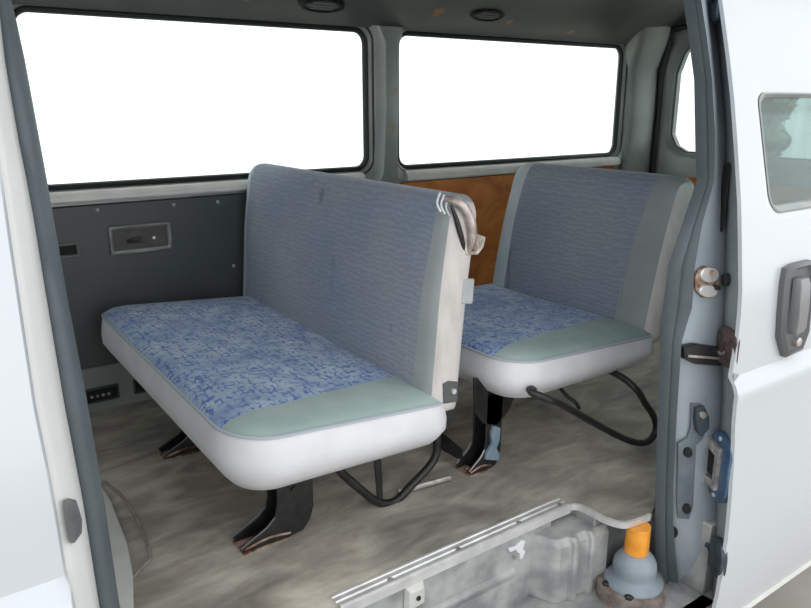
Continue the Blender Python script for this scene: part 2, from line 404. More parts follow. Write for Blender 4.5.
# two vent slots in the kick strip
def kick_vent(u0, u1, label, dots):
    a0 = at(u0, 390, 'Y', 2.556); a1 = at(u1, 390, 'Y', 2.556)
    t = thing('floor_vent', label, 'vent', ((a0.x+a1.x)/2, 2.56, .03), group='vent slots low on the far wall')
    b = bmesh.new(); frame_rect(b, a0.x, a1.x, .030, .084, .006, 2.552, 2.5605, .004); obj('frame', b, M['dark_trim'], t)
    b = bmesh.new(); box(b, a0.x+.005, a1.x-.005, 2.556, 2.5605, .035, .079); obj('grille', b, M['hole'], t)
    for k in range(dots):
        b = bmesh.new(); xx = a0.x+.022+k*.019; lathe(b, [(.0055, 2.553), (.0055, 2.5562)], (xx, 0, .054), 10, 'Y'); obj('stud', b, M['steel'], t)
kick_vent(84, 119, 'dark slot vent with pale studs, low on the far wall at its left end', 4)
kick_vent(134, 156, 'plain black slot vent low on the far wall, partly behind the long seat', 0)

# oval lamps / grab vents in the cove
def oval(u, v, y, label):
    p = at(u, v, 'Y', y)
    nrm = Vector((0, -.56, -.83)).normalized(); tx = Vector((1, 0, 0)); tz = nrm.cross(tx).normalized()
    t = thing('ceiling_vent', label, 'air vent', tuple(p), group='oval air vents above the windows')
    def disc(prof, mt, name, parent):
        b = bmesh.new(); rings = []
        for s, d in prof: rings.append([p+tx*(.088*s*math.cos(a))+tz*(.034*s*math.sin(a))+nrm*d for a in [2*math.pi*k/40 for k in range(40)]])
        loft(b, rings); return obj(name, b, mt, parent)
    disc([(1.06, -.012), (1.06, .004), (1.0, .012), (.86, .013), (.80, .006), (.80, -.010)], M['black'], 'rim', t)
    disc([(.80, .0), (.80, .006), (.5, .008), (.01, .009)], M['handle'], 'grille', t)
    for s in (-.5, 0, .5):
        b = bmesh.new(); q = p+tz*(s*.026)+nrm*.009; w = .06*(1-.25*abs(s)*2)
        tube(b, [q-tx*w, q-tx*w*.2, q+tx*w], .0035, 8); obj('louvre', b, mat('louvre', (.16, .17, .165), .45) if 'louvre' not in bpy.data.materials else bpy.data.materials['louvre'], t)
oval(322, 4, 2.435, 'oval black air vent in the roof edge above the left window')
oval(487, 14, 2.435, 'oval black air vent in the roof edge above the right window')

# ------------------------------------------------------------------ rear corner and tailgate
bm = bmesh.new()   # corner post: profile in plan, lofted over height
rings = []
for z, dx in ((.0, 0), (.7, 0), (.80, .0), (1.0, .01), (1.2, .0), (1.33, -.03), (1.42, -.08)):
    yy = 2.53-(.0 if z < 1.2 else (z-1.2)*.45)
    rings.append([(3.228+dx, yy+.02, z), (3.236+dx, yy-.005, z), (3.255+dx, yy-.018, z), (3.37+dx*.6, yy-.030, z), (3.405+dx*.6, yy-.028, z), (3.415+dx*.6, yy-.01, z), (3.42+dx*.6, 2.595, z), (3.228+dx, 2.595, z)])
loft(bm, rings); o = obj('trim_5', bm, M['inner'], angle=40); struct(o)
bm = bmesh.new(); box(bm, 3.25, XR+.02, 2.56, 2.60, -.035, 1.5); o = obj('trim_6', bm, M['inner'], smooth=False); struct(o)
bm = bmesh.new(); tube(bm, [(3.425, 2.49, .0), (3.425, 2.49, .7), (3.43, 2.49, 1.0), (3.42, 2.485, 1.2), (3.40, 2.44, 1.33), (3.38, 2.36, 1.40), (3.38, 1.2, 1.42)], .014, 10, 5)
o = obj('trim_7', bm, M['gasket']); struct(o)
# tailgate with its window
XT = 3.45
def xp(u, v): p = at(u, v, 'X', XT); return p.y, p.z
yl = xp(673, 90)[0]; tz1 = xp(689, 42)[1]; tz0 = xp(692, 153)[1]
bm = bmesh.new()
cell = (1.05, 2.545, .0, 1.50); hole = (3.60-yl, yl, tz0, tz1)
def ch(a0, a1, b0, b1, off=0, k=.09):     # chamfered opening, 4 sides + cut corners
    a0 += off; a1 -= off; b0 += off; b1 -= off
    P = [(a0, b0+k), (a0+.035, b0+.03), (a0+.10, b0), (a1-.10, b0), (a1-.035, b0+.03), (a1, b0+k), (a1, b1-.15), (a1-.035, b1-.05), (a1-.085, b1), (a0+.085, b1), (a0+.035, b1-.05), (a0, b1-.15)]
    Q = []
    for i in range(len(P)):
        p, q = P[i], P[(i+1) % len(P)]
        Q += [(p[0]+(q[0]-p[0])*k2/4, p[1]+(q[1]-p[1])*k2/4) for k2 in range(4)]
    return Q
def big(a0, a1, b0, b1):
    P = ch(*hole); out = []
    ca, cb = (a0+a1)/2, (b0+b1)/2
    corners = [(a0, b0+.1), (a0, b0), (a0+.1, b0), (a1-.1, b0), (a1, b0), (a1, b0+.1), (a1, b1-.1), (a1, b1), (a1-.1, b1), (a0+.1, b1), (a0, b1), (a0, b1-.1)]
    for i in range(12):
        p, q = corners[i], corners[(i+1) % 12]
        out += [(p[0]+(q[0]-p[0])*k2/4, p[1]+(q[1]-p[1])*k2/4) for k2 in range(4)]
    return out
A = big(*cell)
rings = [[(x, a, b_) for a, b_ in q] for q, x in ((A, XT+.06), (A, XT-.01), (ringblend(A, ch(*hole), .55), XT-.015), (ch(*hole, off=-.03), XT-.012), (ch(*hole, off=-.008), XT+.005), (ch(*hole), XT+.02), (ch(*hole), XT+.06), (A, XT+.06))]
loft(bm, rings, caps=False); bmesh.ops.remove_doubles(bm, verts=bm.verts[:], dist=1e-6)
o = obj('wall_rear', bm, M['inner'], angle=30); struct(o)
t = thing('window_3', None, None, (XT+.03, 1.8, tz0), kind='structure')
ring_gasket(ch(*hole, off=.001), XT+.022, .005, M['handle'], parent=t, ax='X')
bm = bmesh.new(); prism(bm, [(XT+.03, a, b_) for a, b_ in ch(*hole, off=-.004)], (.004, 0, 0)); obj('pane', bm, M['glass'], t, smooth=False)
b = bmesh.new(); prism(b, [(XT-.028, a, z) for a, z in rrect(1.2, 2.42, .12, .665, .012, 4, 3)], (.0125, 0, 0)); o = obj('tailgate_panel', b, M['hardboard'], bevel=.001)
tag(o, 'orange brown board low on the tailgate, behind the short seat', 'trim panel')

# ------------------------------------------------------------------ near side: rear quarter wall
bm = bmesh.new()
cell = (1.74, XR, .70, 1.42); hole = (1.82, 3.2, .74, 1.30)
A = rrect(*cell, .0005); B = rrect(*hole, .06)
def yi(z): return yb(z)+.075
rings = []
for q, f in ((A, lambda z: yi(z)+.05), (A, yi), (ringblend(A, B, .5), yi), (B, yi), (B, lambda z: yi(z)+.05), (A, lambda z: yi(z)+.05)):
    rings.append([(a, f(z), z) for a, z in q])
loft(bm, rings, caps=False); bmesh.ops.remove_doubles(bm, verts=bm.verts[:], dist=1e-6)
loft(bm, [[(1.74, yi(z), z) for z in (-.3, 0, .4, .7)]+[(1.74, yi(z)+.05, z) for z in (.7, .4, 0, -.3)], [(XR, yi(z), z) for z in (-.3, 0, .4, .7)]+[(XR, yi(z)+.05, z) for z in (.7, .4, 0, -.3)]])
o = obj('wall_left', bm, M['paint'], angle=50); struct(o)
t = thing('window_4', None, None, (2.55, yi(.8)+.02, .80), kind='structure')
P = [(a, yi(z)+.025, z) for a, z in B]; bm = bmesh.new(); loft(bm, [P, [(x, y+.004, z) for x, y, z in P]]); obj('pane', bm, M['glass_dark'], t, smooth=False)

# ------------------------------------------------------------------ rear post of the doorway (seal, jamb)
Ls = [(0, 683), (40, 689), (80, 694), (130, 695), (160, 695.5), (180, 697), (222, 683), (265, 668), (308, 663), (340, 660.5), (400, 658), (450, 656.5), (505, 655), (550, 655), (590, 657), (625, 660)]
Rs = [(0, 695), (40, 701.5), (80, 706.5), (130, 710), (160, 710.5), (180, 709), (222, 698), (265, 692), (308, 689), (340, 678), (400, 674), (450, 671), (505, 669), (550, 672), (590, 677), (625, 678)]
Js = [(0, 708), (60, 714), (120, 719), (180, 720.5), (235, 720), (308, 718.5), (400, 716.5), (430, 714.5), (500, 711.5), (560, 708.5), (625, 705)]
Ds = [(0, 722), (50, 729), (100, 734.5), (150, 738), (200, 741), (250, 742), (308, 742), (340, 740), (380, 735.5), (395, 733), (428, 734), (480, 733), (530, 729.5), (570, 724), (608, 716), (625, 712)]
VS = [-30, 0, 20, 40, 60, 80, 105, 130, 150, 165, 180, 200, 222, 243, 265, 286, 308, 325, 340, 370, 400, 428, 460, 490, 520, 550, 575, 600, 620, 640]
YS = .995
def xv(tab, v):
    if v < tab[0][0]: return tab[0][1]+(v-tab[0][0])*(tab[1][1]-tab[0][1])/(tab[1][0]-tab[0][0])
    if v > tab[-1][0]: return tab[-1][1]
    return lerp_tab(tab, v)
seal_l = [at(xv(Ls, v), v, 'Y', YS+.012) for v in VS]
seal_r = [at(xv(Rs, v), v, 'Y', YS-.012) for v in VS]
bm = bmesh.new(); rings = []
for a, b_ in zip(seal_l, seal_r):
    w = b_-a; o1 = Vector((0, -.014, 0))
    rings.append([a, a+w*.04+o1, a+w*.22+o1*1.5, a+w*.40+o1*1.0, a+w*.5+o1*.2, a+w*.6+o1*.9, a+w*.8+o1*1.4, a+w*.97+o1*.7, b_, b_+Vector((.09, .05, 0)), a+Vector((.10, .055, 0))])
loft(bm, rings); o = obj('trim_8', bm, M['rubber'], angle=50); struct(o)
# painted jamb between the seal and the door's edge
def YJ(z): return yb(z)+.085
jam = [on(xv(Js, v), v, YJ) for v in VS]
st = on(710, 75, lambda z: YS-.03)
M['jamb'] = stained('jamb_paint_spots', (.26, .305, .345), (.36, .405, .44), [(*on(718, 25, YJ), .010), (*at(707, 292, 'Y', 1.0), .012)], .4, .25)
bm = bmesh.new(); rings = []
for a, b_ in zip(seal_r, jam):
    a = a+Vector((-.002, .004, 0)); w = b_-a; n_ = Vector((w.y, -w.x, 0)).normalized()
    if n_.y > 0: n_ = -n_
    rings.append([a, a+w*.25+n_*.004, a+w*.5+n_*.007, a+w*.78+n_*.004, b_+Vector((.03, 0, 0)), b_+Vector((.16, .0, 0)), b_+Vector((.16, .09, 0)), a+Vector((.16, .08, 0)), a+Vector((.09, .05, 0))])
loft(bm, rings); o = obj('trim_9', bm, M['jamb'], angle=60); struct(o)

# ------------------------------------------------------------------ sliding door, slid back outside the body
door = thing('door_1', None, None, (2.1, .86, -.28), kind='structure')
edge = [on(xv(Ds, v), v, yb) for v in VS]          # front edge of the outer skin
def edge_x(z):
    P = sorted([(p.z, p.x) for p in edge]); return lerp_tab(P, z)
CR = [(-.3, .010), (-.22, 0), (.10, 0), (.30, -.004), (.372, -.012), (.392, -.004), (.41, .010), (.50, .004), (.60, 0)]
def yd(z): return yb(z)+lerp_tab(CR, z)
X1 = 2.85
hole = (on(757.5, 100, yb).x+.006, 2.68, .785, 1.068)
cell = (1.60, X1, -.28, 1.41)
ZS = [-.28, -.25, -.15, 0, .1, .2, .3, .35, .372, .382, .392, .41, .44, .5, .56, .62, .7]
def skin_rows(bm, off, zs, xs):
    g = [[bm.verts.new((edge_x(z)+(X1-edge_x(z))*s + 0, yd(z)+off, z)) for s in xs] for z in zs]
    for a, b_ in zip(g, g[1:]):
        for i in range(len(xs)-1): bm.faces.new((a[i], a[i+1], b_[i+1], b_[i]))
    return g
bm = bmesh.new()
go = skin_rows(bm, 0, ZS, [0, .004, .1, .3, .6, 1]); gi = skin_rows(bm, .010, ZS, [0, .004, .1, .3, .6, 1])
def warp(a, z):      # cell x -> real x following the sloping front edge
    s = (a-1.60)/(X1-1.60); e = edge_x(z); k = max(0, 1-(a-1.60)/(hole[0]-.03-1.60)); return a+(e-1.60)*min(1, k)
A = rrect(1.60, X1, .70, 1.41, .0005, 8, 24); B = rrect(*hole, [.05, .05, .05, .03], 8, 24)
prev = None
def zmap(q, off): return [(warp(a, z), yd(z)+off, z) for a, z in q]
rings = [zmap(A, 0)] + [zmap(ringblend(A, B, k), 0) for k in (.2, .4, .6, .8, .93)] + [zmap(B, .003), zmap(B, .010), zmap(A, .010)]
loft(bm, rings, caps=False)
# close front edge, bottom and top
for g, hh in ((0, 0),):
    for k in range(len(ZS)-1): bm.faces.new((go[k][0], go[k+1][0], gi[k+1][0], gi[k][0]))
    for i in range(5): bm.faces.new((go[0][i], go[0][i+1], gi[0][i+1], gi[0][i]))
zz = [.70+(1.41-.70)*k/24 for k in range(25)]
vv = [[bm.verts.new((warp(1.60, z), yd(z)+o_, z)) for z in zz] for o_ in (0, .010)]
for k in range(24): bm.faces.new((vv[0][k], vv[0][k+1], vv[1][k+1], vv[1][k]))
vv = [bm.verts.new((x, yd(1.41)+o_, 1.41)) for x, o_ in ((warp(1.6, 1.41), 0), (X1, 0), (X1, .010), (warp(1.6, 1.41), .010))]; bm.faces.new(vv)
bmesh.ops.remove_doubles(bm, verts=bm.verts[:], dist=2e-4)
obj('outer_skin', bm, M['paint'], door, angle=28)
# inner edge face of the door, with rust blooms
bm = bmesh.new(); rings = []
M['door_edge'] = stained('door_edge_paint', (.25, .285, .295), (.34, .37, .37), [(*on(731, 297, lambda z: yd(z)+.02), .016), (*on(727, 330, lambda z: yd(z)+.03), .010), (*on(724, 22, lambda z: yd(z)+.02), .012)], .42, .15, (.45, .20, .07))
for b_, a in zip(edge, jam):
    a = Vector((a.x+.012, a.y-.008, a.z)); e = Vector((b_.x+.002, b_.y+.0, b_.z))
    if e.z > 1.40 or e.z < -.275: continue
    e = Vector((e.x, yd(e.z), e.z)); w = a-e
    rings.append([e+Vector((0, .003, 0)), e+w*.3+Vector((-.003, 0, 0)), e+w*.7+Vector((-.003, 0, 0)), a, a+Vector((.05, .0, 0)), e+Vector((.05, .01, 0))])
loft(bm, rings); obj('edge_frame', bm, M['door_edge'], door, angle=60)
# window glass and rubber of the door
g = [(a, z) for a, z in rrect(hole[0]-.004, hole[1]+.004, hole[2]-.004, hole[3]+.004, .05, 8, 24)]
bm = bmesh.new(); loft(bm, [[(a, yd(z)+.012, z) for a, z in g], [(a, yd(z)+.016, z) for a, z in g]]); obj('pane', bm, M['glass_dark'], door, smooth=False)
bm = bmesh.new(); fr_ = [(a, z) for a, z in B]; fi = rrect(hole[0]+.014, hole[1]-.014, hole[2]+.016, hole[3]-.012, .04, 8, 24)
loft(bm, [[(a, yd(z)+.001, z) for a, z in fr_], [(a, yd(z)-.001, z) for a, z in ringblend(fr_, fi, .3)], [(a, yd(z)+.010, z) for a, z in fi], [(a, yd(z)+.03, z) for a, z in fi], [(a, yd(z)+.03, z) for a, z in fr_]], caps=False)
obj('window_surround', bm, mottled('window_rubber', (.22, .24, .23), (.32, .34, .33), 8, .4), door)
# lower lip of the door
bm = bmesh.new(); loft(bm, [[(x, yd(-.28)-.006, -.262), (x, yd(-.28)-.012, -.272), (x, yd(-.28)-.004, -.286), (x, yd(-.28)+.05, -.286), (x, yd(-.28)+.05, -.276), (x, yd(-.28)+.004, -.262)] for x in (edge_x(-.28)+.01, X1)])
obj('lower_lip', bm, M['sill'], door)
# outer handle
def hp(u, v, off=0): p = on(u, v, lambda z: yb(z)+off); return p
hz = hp(792, 306); hx = hz.x
xl = hp(777.5, 306).x; xr_ = hp(807, 306).x; zt = hp(795, 262).z; zb = hp(795, 353).z
hd = bmesh.new()
prof = [(xl+.014, zt-.006), (xl+.05, zt), (xr_-.012, zt), (xr_, zt-.02), (xr_, zb+.05), (xr_-.025, zb+.004), (xl+.045, zb), (xl+.006, zb+.06), (xl, zb+.12), (xl, zt-.04)]
prof = [(a, b_) for a, b_ in prof]
loft(hd, [[(a, yd(b_)+.006, b_) for a, b_ in prof], [(a, yd(b_)-.014, b_) for a, b_ in prof],
          [(xl+(xr_-xl)*.5+(a-(xl+xr_)/2)*.84, yd(b_)-.022, (zt+zb)/2+(b_-(zt+zb)/2)*.93) for a, b_ in prof],
          [(xl+(xr_-xl)*.5+(a-(xl+xr_)/2)*.74, yd(b_)-.013, (zt+zb)/2+(b_-(zt+zb)/2)*.88) for a, b_ in prof]])
hn = obj('door_handle', hd, M['handle'], door, bevel=.001)
b = bmesh.new(); ga = xl+(xr_-xl)*.30; gb = xl+(xr_-xl)*.66; z_hi = zt-.035; z_lo = zb+.062
loft(b, [[(x, yd(z)-.010, z), (x+.004, yd(z)-.029-.004*q, z), (x+w-.004, yd(z)-.029-.004*q, z), (x+w, yd(z)-.010, z)] for z, x, w, q in [(z_hi, ga+.004, gb-ga-.008, 0), (z_hi-.015, ga, gb-ga, 1), ((z_hi+z_lo)/2, ga, gb-ga, 1.5), (z_lo+.015, ga, gb-ga, 1), (z_lo, ga+.004, gb-ga-.008, 0)]])
obj('grip', b, M['grip'], hn, bevel=.002)
b = bmesh.new(); lathe(b, [(.012, yd(zb+.035)-.008), (.012, yd(zb+.035)-.022), (.009, yd(zb+.035)-.025), (.001, yd(zb+.035)-.025)], (xl+(xr_-xl)*.60, 0, zb+.035), 20, 'Y'); obj('lock', b, M['steel'], hn)

# hardware on the door's edge : built in the plane of the edge (faces forward, -X)
def edge_pt(u, v, k=.5):
    """point on the edge face between outer skin (k=0) and jamb side (k=1)"""
    e = on(xv(Ds, v), v, yb); a = on(xv(Js, v), v, YJ); return e+(a-e)*k
def edge_frame_at(v):
    e = on(xv(Ds, v), v, yb); a = on(xv(Js, v), v, YJ); w = a-e; y = Vector((w.x, w.y, 0)).normalized(); n = Vector((-y.y, y.x, 0))
    if n.x > 0: n = -n
    return e, w, y, n
def edge_plate(name, u0, u1, v0, v1, th, mt, parent, label=None, rounded=.45, extra=0):
    vm = (v0+v1)/2; e, w, y, n = edge_frame_at(vm); ud = xv(Ds, vm); uj = xv(Js, vm)
    ka = (ud-u1)/(ud-uj); kb = (ud-u0)/(ud-uj); L = math.hypot(w.x, w.y)
    z1 = edge_pt(0, v0).z; z0 = edge_pt(0, v1).z; zc = (z0+z1)/2
    o0 = Vector((e.x, e.y, 0)); hh = (z1-z0); ww = (kb-ka)*L; rr = min(hh, ww)*rounded
    prof = rrect(ka*L, kb*L, z0, z1, rr, 6, 3); pin = rrect(ka*L+ww*.08, kb*L-ww*.08, z0+ww*.08, z1-ww*.08, rr*.9, 6, 3)
    b = bmesh.new(); loft(b, [[o0+y*a+n*(-.004)+Vector((0, 0, z)) for a, z in prof], [o0+y*a+n*(th*.75)+Vector((0, 0, z)) for a, z in prof], [o0+y*a+n*th+Vector((0, 0, z)) for a, z in pin]])
    ob = obj(name, b, mt, parent, angle=35)
    if label: ob['label'] = label
    return ob, o0, y, n, (ka*L, kb*L, z0, z1)
la, o0, y_, n_, (a0, a1, z0, z1) = edge_plate('latch', 711.5, 732.5, 433, 502, .012, M['latch_blue'], door, 'blue plated latch plate')
am = (a0+a1)/2
b = bmesh.new(); q = lambda a, z, h=.012: o0+y_*a+n_*h+Vector((0, 0, z))
prism(b, [q(a0+.35*(a1-a0), z1-.035), q(a1+.004, z1-.03), q(a1+.004, z1-.055), q(a0+.5*(a1-a0), z1-.06), q(a0+.5*(a1-a0), z0+.055), q(a1+.002, z0+.05), q(a1, z0+.03), q(a0+.35*(a1-a0), z0+.033)], n_*.010); obj('claw', b, M['steel'], la)
b = bmesh.new(); prism(b, [q(am, z1-.062), q(a1-.001, z1-.062), q(a1-.001, z0+.06), q(am, z0+.06)], n_*.004); obj('jaw', b, M['hole'], la)
for zz_ in (z1-.014, z0+.014):
    b = bmesh.new(); c0 = q(am, zz_); rings = [[c0+n_*h+(y_*math.cos(t_)+Vector((0, 0, 1))*math.sin(t_))*r for t_ in [2*math.pi*k/14 for k in range(14)]] for r, h in ((.006, -.002), (.006, .003), (.003, .0045))]
    loft(b, rings); obj('bolt', b, M['alu'], la)
lb, o0, y_, n_, (a0, a1, z0, z1) = edge_plate('latch', 713, 727, 535, 571, .014, M['latch_dark'], door, 'small dark lower latch', .48)
b = bmesh.new(); q0 = o0+y_*(a1)+n_*.01+Vector((0, 0, (z0+z1)/2)); tube(b, [q0-y_*.005, q0+y_*.008, q0+y_*.014+n_*.004], .007, 10); obj('roller', b, M['latch_dark'], lb)
lc, *_ = edge_plate('striker_plate', 718.5, 738, 328, 366, .008, mottled('rusty_brown', (.06, .045, .045), (.16, .10, .09), 60, .6, .3), door, 'brown rusted plate', .3)
ld, *_ = edge_plate('cover_plate', 720.5, 726, 163, 236, .003, M['hole'], door, 'dark narrow slot', .48)
le, *_ = edge_plate('rubber_buffer', 723, 729, 275, 288, .008, M['hole'], door, None, .48)
lf, *_ = edge_plate('upper_latch', 709, 722, 2, 22, .016, M['latch_dark'], door, 'dark upper roller bracket', .3)

# hardware on the body post
def jamb_pt(u, v): 
    a = at(xv(Rs, v), v, 'Y', YS-.012); b_ = on(xv(Js, v), v, YJ); k = (u-xv(Rs, v))/(xv(Js, v)-xv(Rs, v)); w = b_-a
    y = Vector((w.x, w.y, 0)).normalized(); n = Vector((y.y, -y.x, 0))
    if n.y > 0: n = -n
    return a+w*k, y, n
def jamb_shape(name, poly, th, mt, base=.004, parent=None):
    P = []; n0 = jamb_pt(*poly[len(poly)//2])[2]
    for u, v in poly: P.append(jamb_pt(u, v)[0]+n0*base)
    b = bmesh.new(); cen = sum(P, Vector())/len(P)
    loft(b, [P, [p+n0*(th*.8) for p in P], [cen+(p-cen)*.93+n0*th for p in P]]); return obj(name, b, mt, parent, angle=30)
circ = lambda cu, cv, ru, rv, n=24: [(cu+ru*math.cos(2*math.pi*k/n), cv+rv*math.sin(2*math.pi*k/n)) for k in range(n)]
t = thing('door_striker', 'round bright metal striker with rusty rim on the right door post', 'striker', tuple(jamb_pt(705, 282)[0]))
jamb_shape('rim', circ(704.5, 281.5, 12.0, 16.5), .005, M['rust'], .003, t)
jamb_shape('cup', circ(705, 274, 9, 7.5), .009, M['alu'], .006, t)
jamb_shape('cup', circ(704, 290, 9, 6.0), .009, M['alu'], .006, t)
jamb_shape('pin', circ(706, 271, 2.5, 2.5, 10), .013, M['rust'], .010, t)
jamb_shape('pin', circ(711, 286, 2.2, 2.6, 10), .013, M['hole'], .010, t)

t = thing('door_check_arm', 'black horizontal check arm bolted across the right door post', 'check arm', tuple(jamb_pt(695, 352)[0]))
jamb_shape('arm', [(679, 345), (690, 342), (716, 346), (717, 356), (716, 364), (690, 362), (680, 357)], .016, M['black'], .003, t)
jamb_shape('rib', [(682, 352), (716, 355), (716, 357.5), (682, 354.5)], .005, M['steel'], .017, t)
a_ = jamb_pt(713, 350)[0]; c_b = edge_pt(0, 350, .65)
b = bmesh.new(); nn = jamb_pt(700, 350)[2]; tube(b, [a_+nn*.014, a_+nn*.03, c_b+Vector((-.012, -.01, 0))], .005, 10, 4); obj('link_rod', b, M['steel'], t)

t = thing('pillar_guide_plate', 'long dark grey bolted plate low on the right door post', 'guide plate', tuple(jamb_pt(684, 460)[0]))
jamb_shape('plate', [(690, 402), (699, 402), (705, 412), (706, 425), (702, 436), (695, 443), (692, 505), (688, 517), (677, 516), (676, 500), (677, 452), (677, 442), (686, 436), (689, 425)], .008, M['strap_grey'], .004, t)
for u, v in ((685, 450), (685, 506), (673.5, 531)):
    jamb_shape('bolt', circ(u, v, 4.2, 5, 14), .007, M['hole'], .010 if v < 520 else .004, t)
jamb_shape('catch', [(691, 405), (699, 403), (704, 414), (704, 425), (697, 433), (692, 428), (690, 415)], .012, M['latch_dark'], .011, t)
jamb_shape('catch_pin', circ(696, 411, 3.5, 3.5, 12), .006, M['steel'], .022, t)

# ------------------------------------------------------------------ front post and front door (left of picture)
pe = [(-20, -24), (160, -1), (200, 5), (300, 19.5), (400, 34.5), (500, 55), (608, 74), (640, 80)]
fe = [(-20, -6), (60, 3), (130, 15), (200, 29.5), (300, 46), (400, 63), (500, 82), (608, 99), (640, 104)]
se = [(-20, 6), (14, 15), (60, 25), (180, 47), (300, 68), (405, 88), (500, 104), (608, 120), (640, 126)]
VP = [-20, 20, 60, 100, 140, 180, 220, 260, 300, 350, 400, 450, 500, 550, 600, 640]
def drop(P, z=-.3):      # carry the post straight down to the sill, and up to the roof
    d = (P[-1]-P[-4]).normalized(); u = (P[0]-P[3]).normalized()
    return [P[0]+u*((1.36-P[0].z)/u.z)] + P + [P[-1]+d*((z-P[-1].z)/d.z)]
YP = .985
panel_e = drop([on(xv(pe, v), v, lambda z: yb(z)+.012) for v in VP])
flange_a = drop([on(xv(pe, v)+2.0, v, lambda z: yb(z)+.03) for v in VP])
YPF = lambda z: yb(z)+.095
flange_b = drop([on(xv(fe, v), v, YPF) for v in VP])
seal_e = drop([on(xv(se, v), v, lambda z: YPF(z)+.022) for v in VP])
bm = bmesh.new(); rings = []
for a, b_ in zip(flange_b, seal_e):
    w = b_-a; o1 = Vector((0, -.013, 0))
    rings.append([a+Vector((-.004, .0, 0)), a+w*.06+o1*.9, a+w*.3+o1*1.5, a+w*.6+o1*1.4, a+w*.88+o1*.6, b_, b_+Vector((-.012, .04, 0)), a+Vector((-.01, .05, 0))])
loft(bm, rings); o = obj('trim_10', bm, M['rubber'], angle=60); struct(o)
bm = bmesh.new(); rings = []
for a, b_ in zip(flange_a, flange_b):
    w = b_-a; n = Vector((w.y, -w.x, 0)).normalized()
    if n.y > 0: n = -n
    rings.append([a, a+w*.12+n*.004, a+w*.3+n*.007, a+w*.36+n*.003, a+w*.45+n*.006, a+w*.9+n*.004, b_+Vector((0, .002, 0)), b_+Vector((-.02, .05, 0)), a+Vector((-.12, .09, 0)), a+Vector((-.12, .0, 0))])
loft(bm, rings); o = obj('trim_11', bm, mottled('post_paint', (.60, .61, .60), (.64, .65, .64), 6, .4, .1), angle=50); struct(o)
# inner side of the post
bm = bmesh.new(); rings = []
for b_ in seal_e: rings.append([b_+Vector((-.016, .03, 0)), b_+Vector((-.02, .09, 0)), b_+Vector((-.14, .09, 0)), b_+Vector((-.14, .03, 0))])
loft(bm, rings); o = obj('trim_12', bm, M['inner']); struct(o)
ydf = lambda z: yb(z)+lerp_tab([(p-.0+.068, q*1.35) for p, q in CR], z)
fd = thing('door_2', None, None, (-.4, .87, -.28), kind='structure')
pz = sorted([(p.z, p.x) for p in panel_e]); zr = [-.28, -.2, -.05, .1, .2, .3, .36, .40, .425, .44, .45, .46, .469, .478, .5, .52, .568, .62, .7, .8, .9, 1.0, 1.1, 1.2, 1.3, 1.36]
bm = bmesh.new(); rings = []
for z in zr:
    e = lerp_tab(pz, z); rings.append([(-1.0, ydf(z), z), (-.4, ydf(z), z), (e-.02, ydf(z), z), (e-.004, ydf(z)+.002, z), (e, ydf(z)+.008, z), (e, ydf(z)+.02, z), (-1.0, ydf(z)+.02, z)])
loft(bm, rings); obj('outer_skin', bm, M['paint'], fd, angle=40)
e = lerp_tab(pz, .45)
# dark latch strip on the post flange
b = bmesh.new(); P = []
for u, v in ((63.5, 500), (67, 498), (76, 500), (82, 520), (81.5, 533), (74, 543), (70, 543), (66, 520)):
    pa = on(xv(pe, v)+2., v, lambda z: yb(z)+.03); pb_ = on(xv(fe, v), v, YPF); q_ = pa+(pb_-pa)*((u-xv(pe, v)-2)/(xv(fe, v)-xv(pe, v)-2)); P.append(q_+(CAM-q_).normalized()*.015)
loft(b, [P, [p+(CAM-p).normalized()*.009 for p in P]])
o = obj('door_catch_plate', b, mottled('catch_grey', (.13, .14, .14), (.2, .21, .21), 30, .5, .3), bevel=.002); tag(o, 'small dark grey catch plate on the left door post', 'catch plate')

# ------------------------------------------------------------------ door sill strip and step well
t = thing('sill_strip', 'ridged aluminium tread strip along the floor edge above the step', 'tread strip', (1.0, 1.19, 0))
def path_sweep(bm, path, prof):
    """prof = [(inward, z)] swept along a plan path, inward is to the left of travel"""
    rings = []
    for i, p in enumerate(path):
        a = path[max(i-1, 0)]; b_ = path[min(i+1, len(path)-1)]; d = Vector((b_[0]-a[0], b_[1]-a[1])).normalized(); n = Vector((-d.y, d.x))
        rings.append([(p[0]+n.x*s, p[1]+n.y*s, z) for s, z in prof])
    return loft(bm, rings)
xs0 = .66
path = [(xs0, 1.165), (1.0, 1.165), (1.33, 1.165), (1.372, 1.163)]
b = bmesh.new(); path_sweep(b, path, [(-.004, -.02), (-.004, .003), (.002, .006), (.008, .006), (.011, .002), (.018, .002), (.021, .005), (.027, .005), (.030, .002), (.036, .002), (.038, .005), (.044, .005), (.047, .0005), (.047, -.0), (.0, -.0), (0, -.02)])
obj('tread', b, M['alu'], t, angle=25)
b = bmesh.new(); pp = [(p.x, p.y) for p in cur]; pp = [(1.372, 1.163)]+[(p.x, p.y) for p in smooth_pts([Vector((x, y, 0)) for x, y in pp], 4)][1:]
path_sweep(b, pp, [(-.003, -.015), (-.004, .002), (.0, .004), (.004, .0035), (.007, .0005), (.0, -.0), (0, -.015)])
obj('edge_moulding', b, M['alu'], t)
for xx in (.80, 1.0, 1.2, 1.35):
    b = bmesh.new(); lathe(b, [(.006, .003), (.006, .0055), (.002, .007)], (xx, 1.165+.015, 0), 12); obj('screw', b, M['steel'], t)

TZ = -.225
bm = bmesh.new()       # riser, ribbed box, tread, one pressed sheet
def sheet(P, Q):
    """vertical faces between an upper and a lower plan path"""
    pass
box(bm, .10, 1.31, 1.168, 1.20, TZ-.02, FZ+.0)
box(bm, .10, 1.70, .86, 1.20, TZ-.03, TZ)
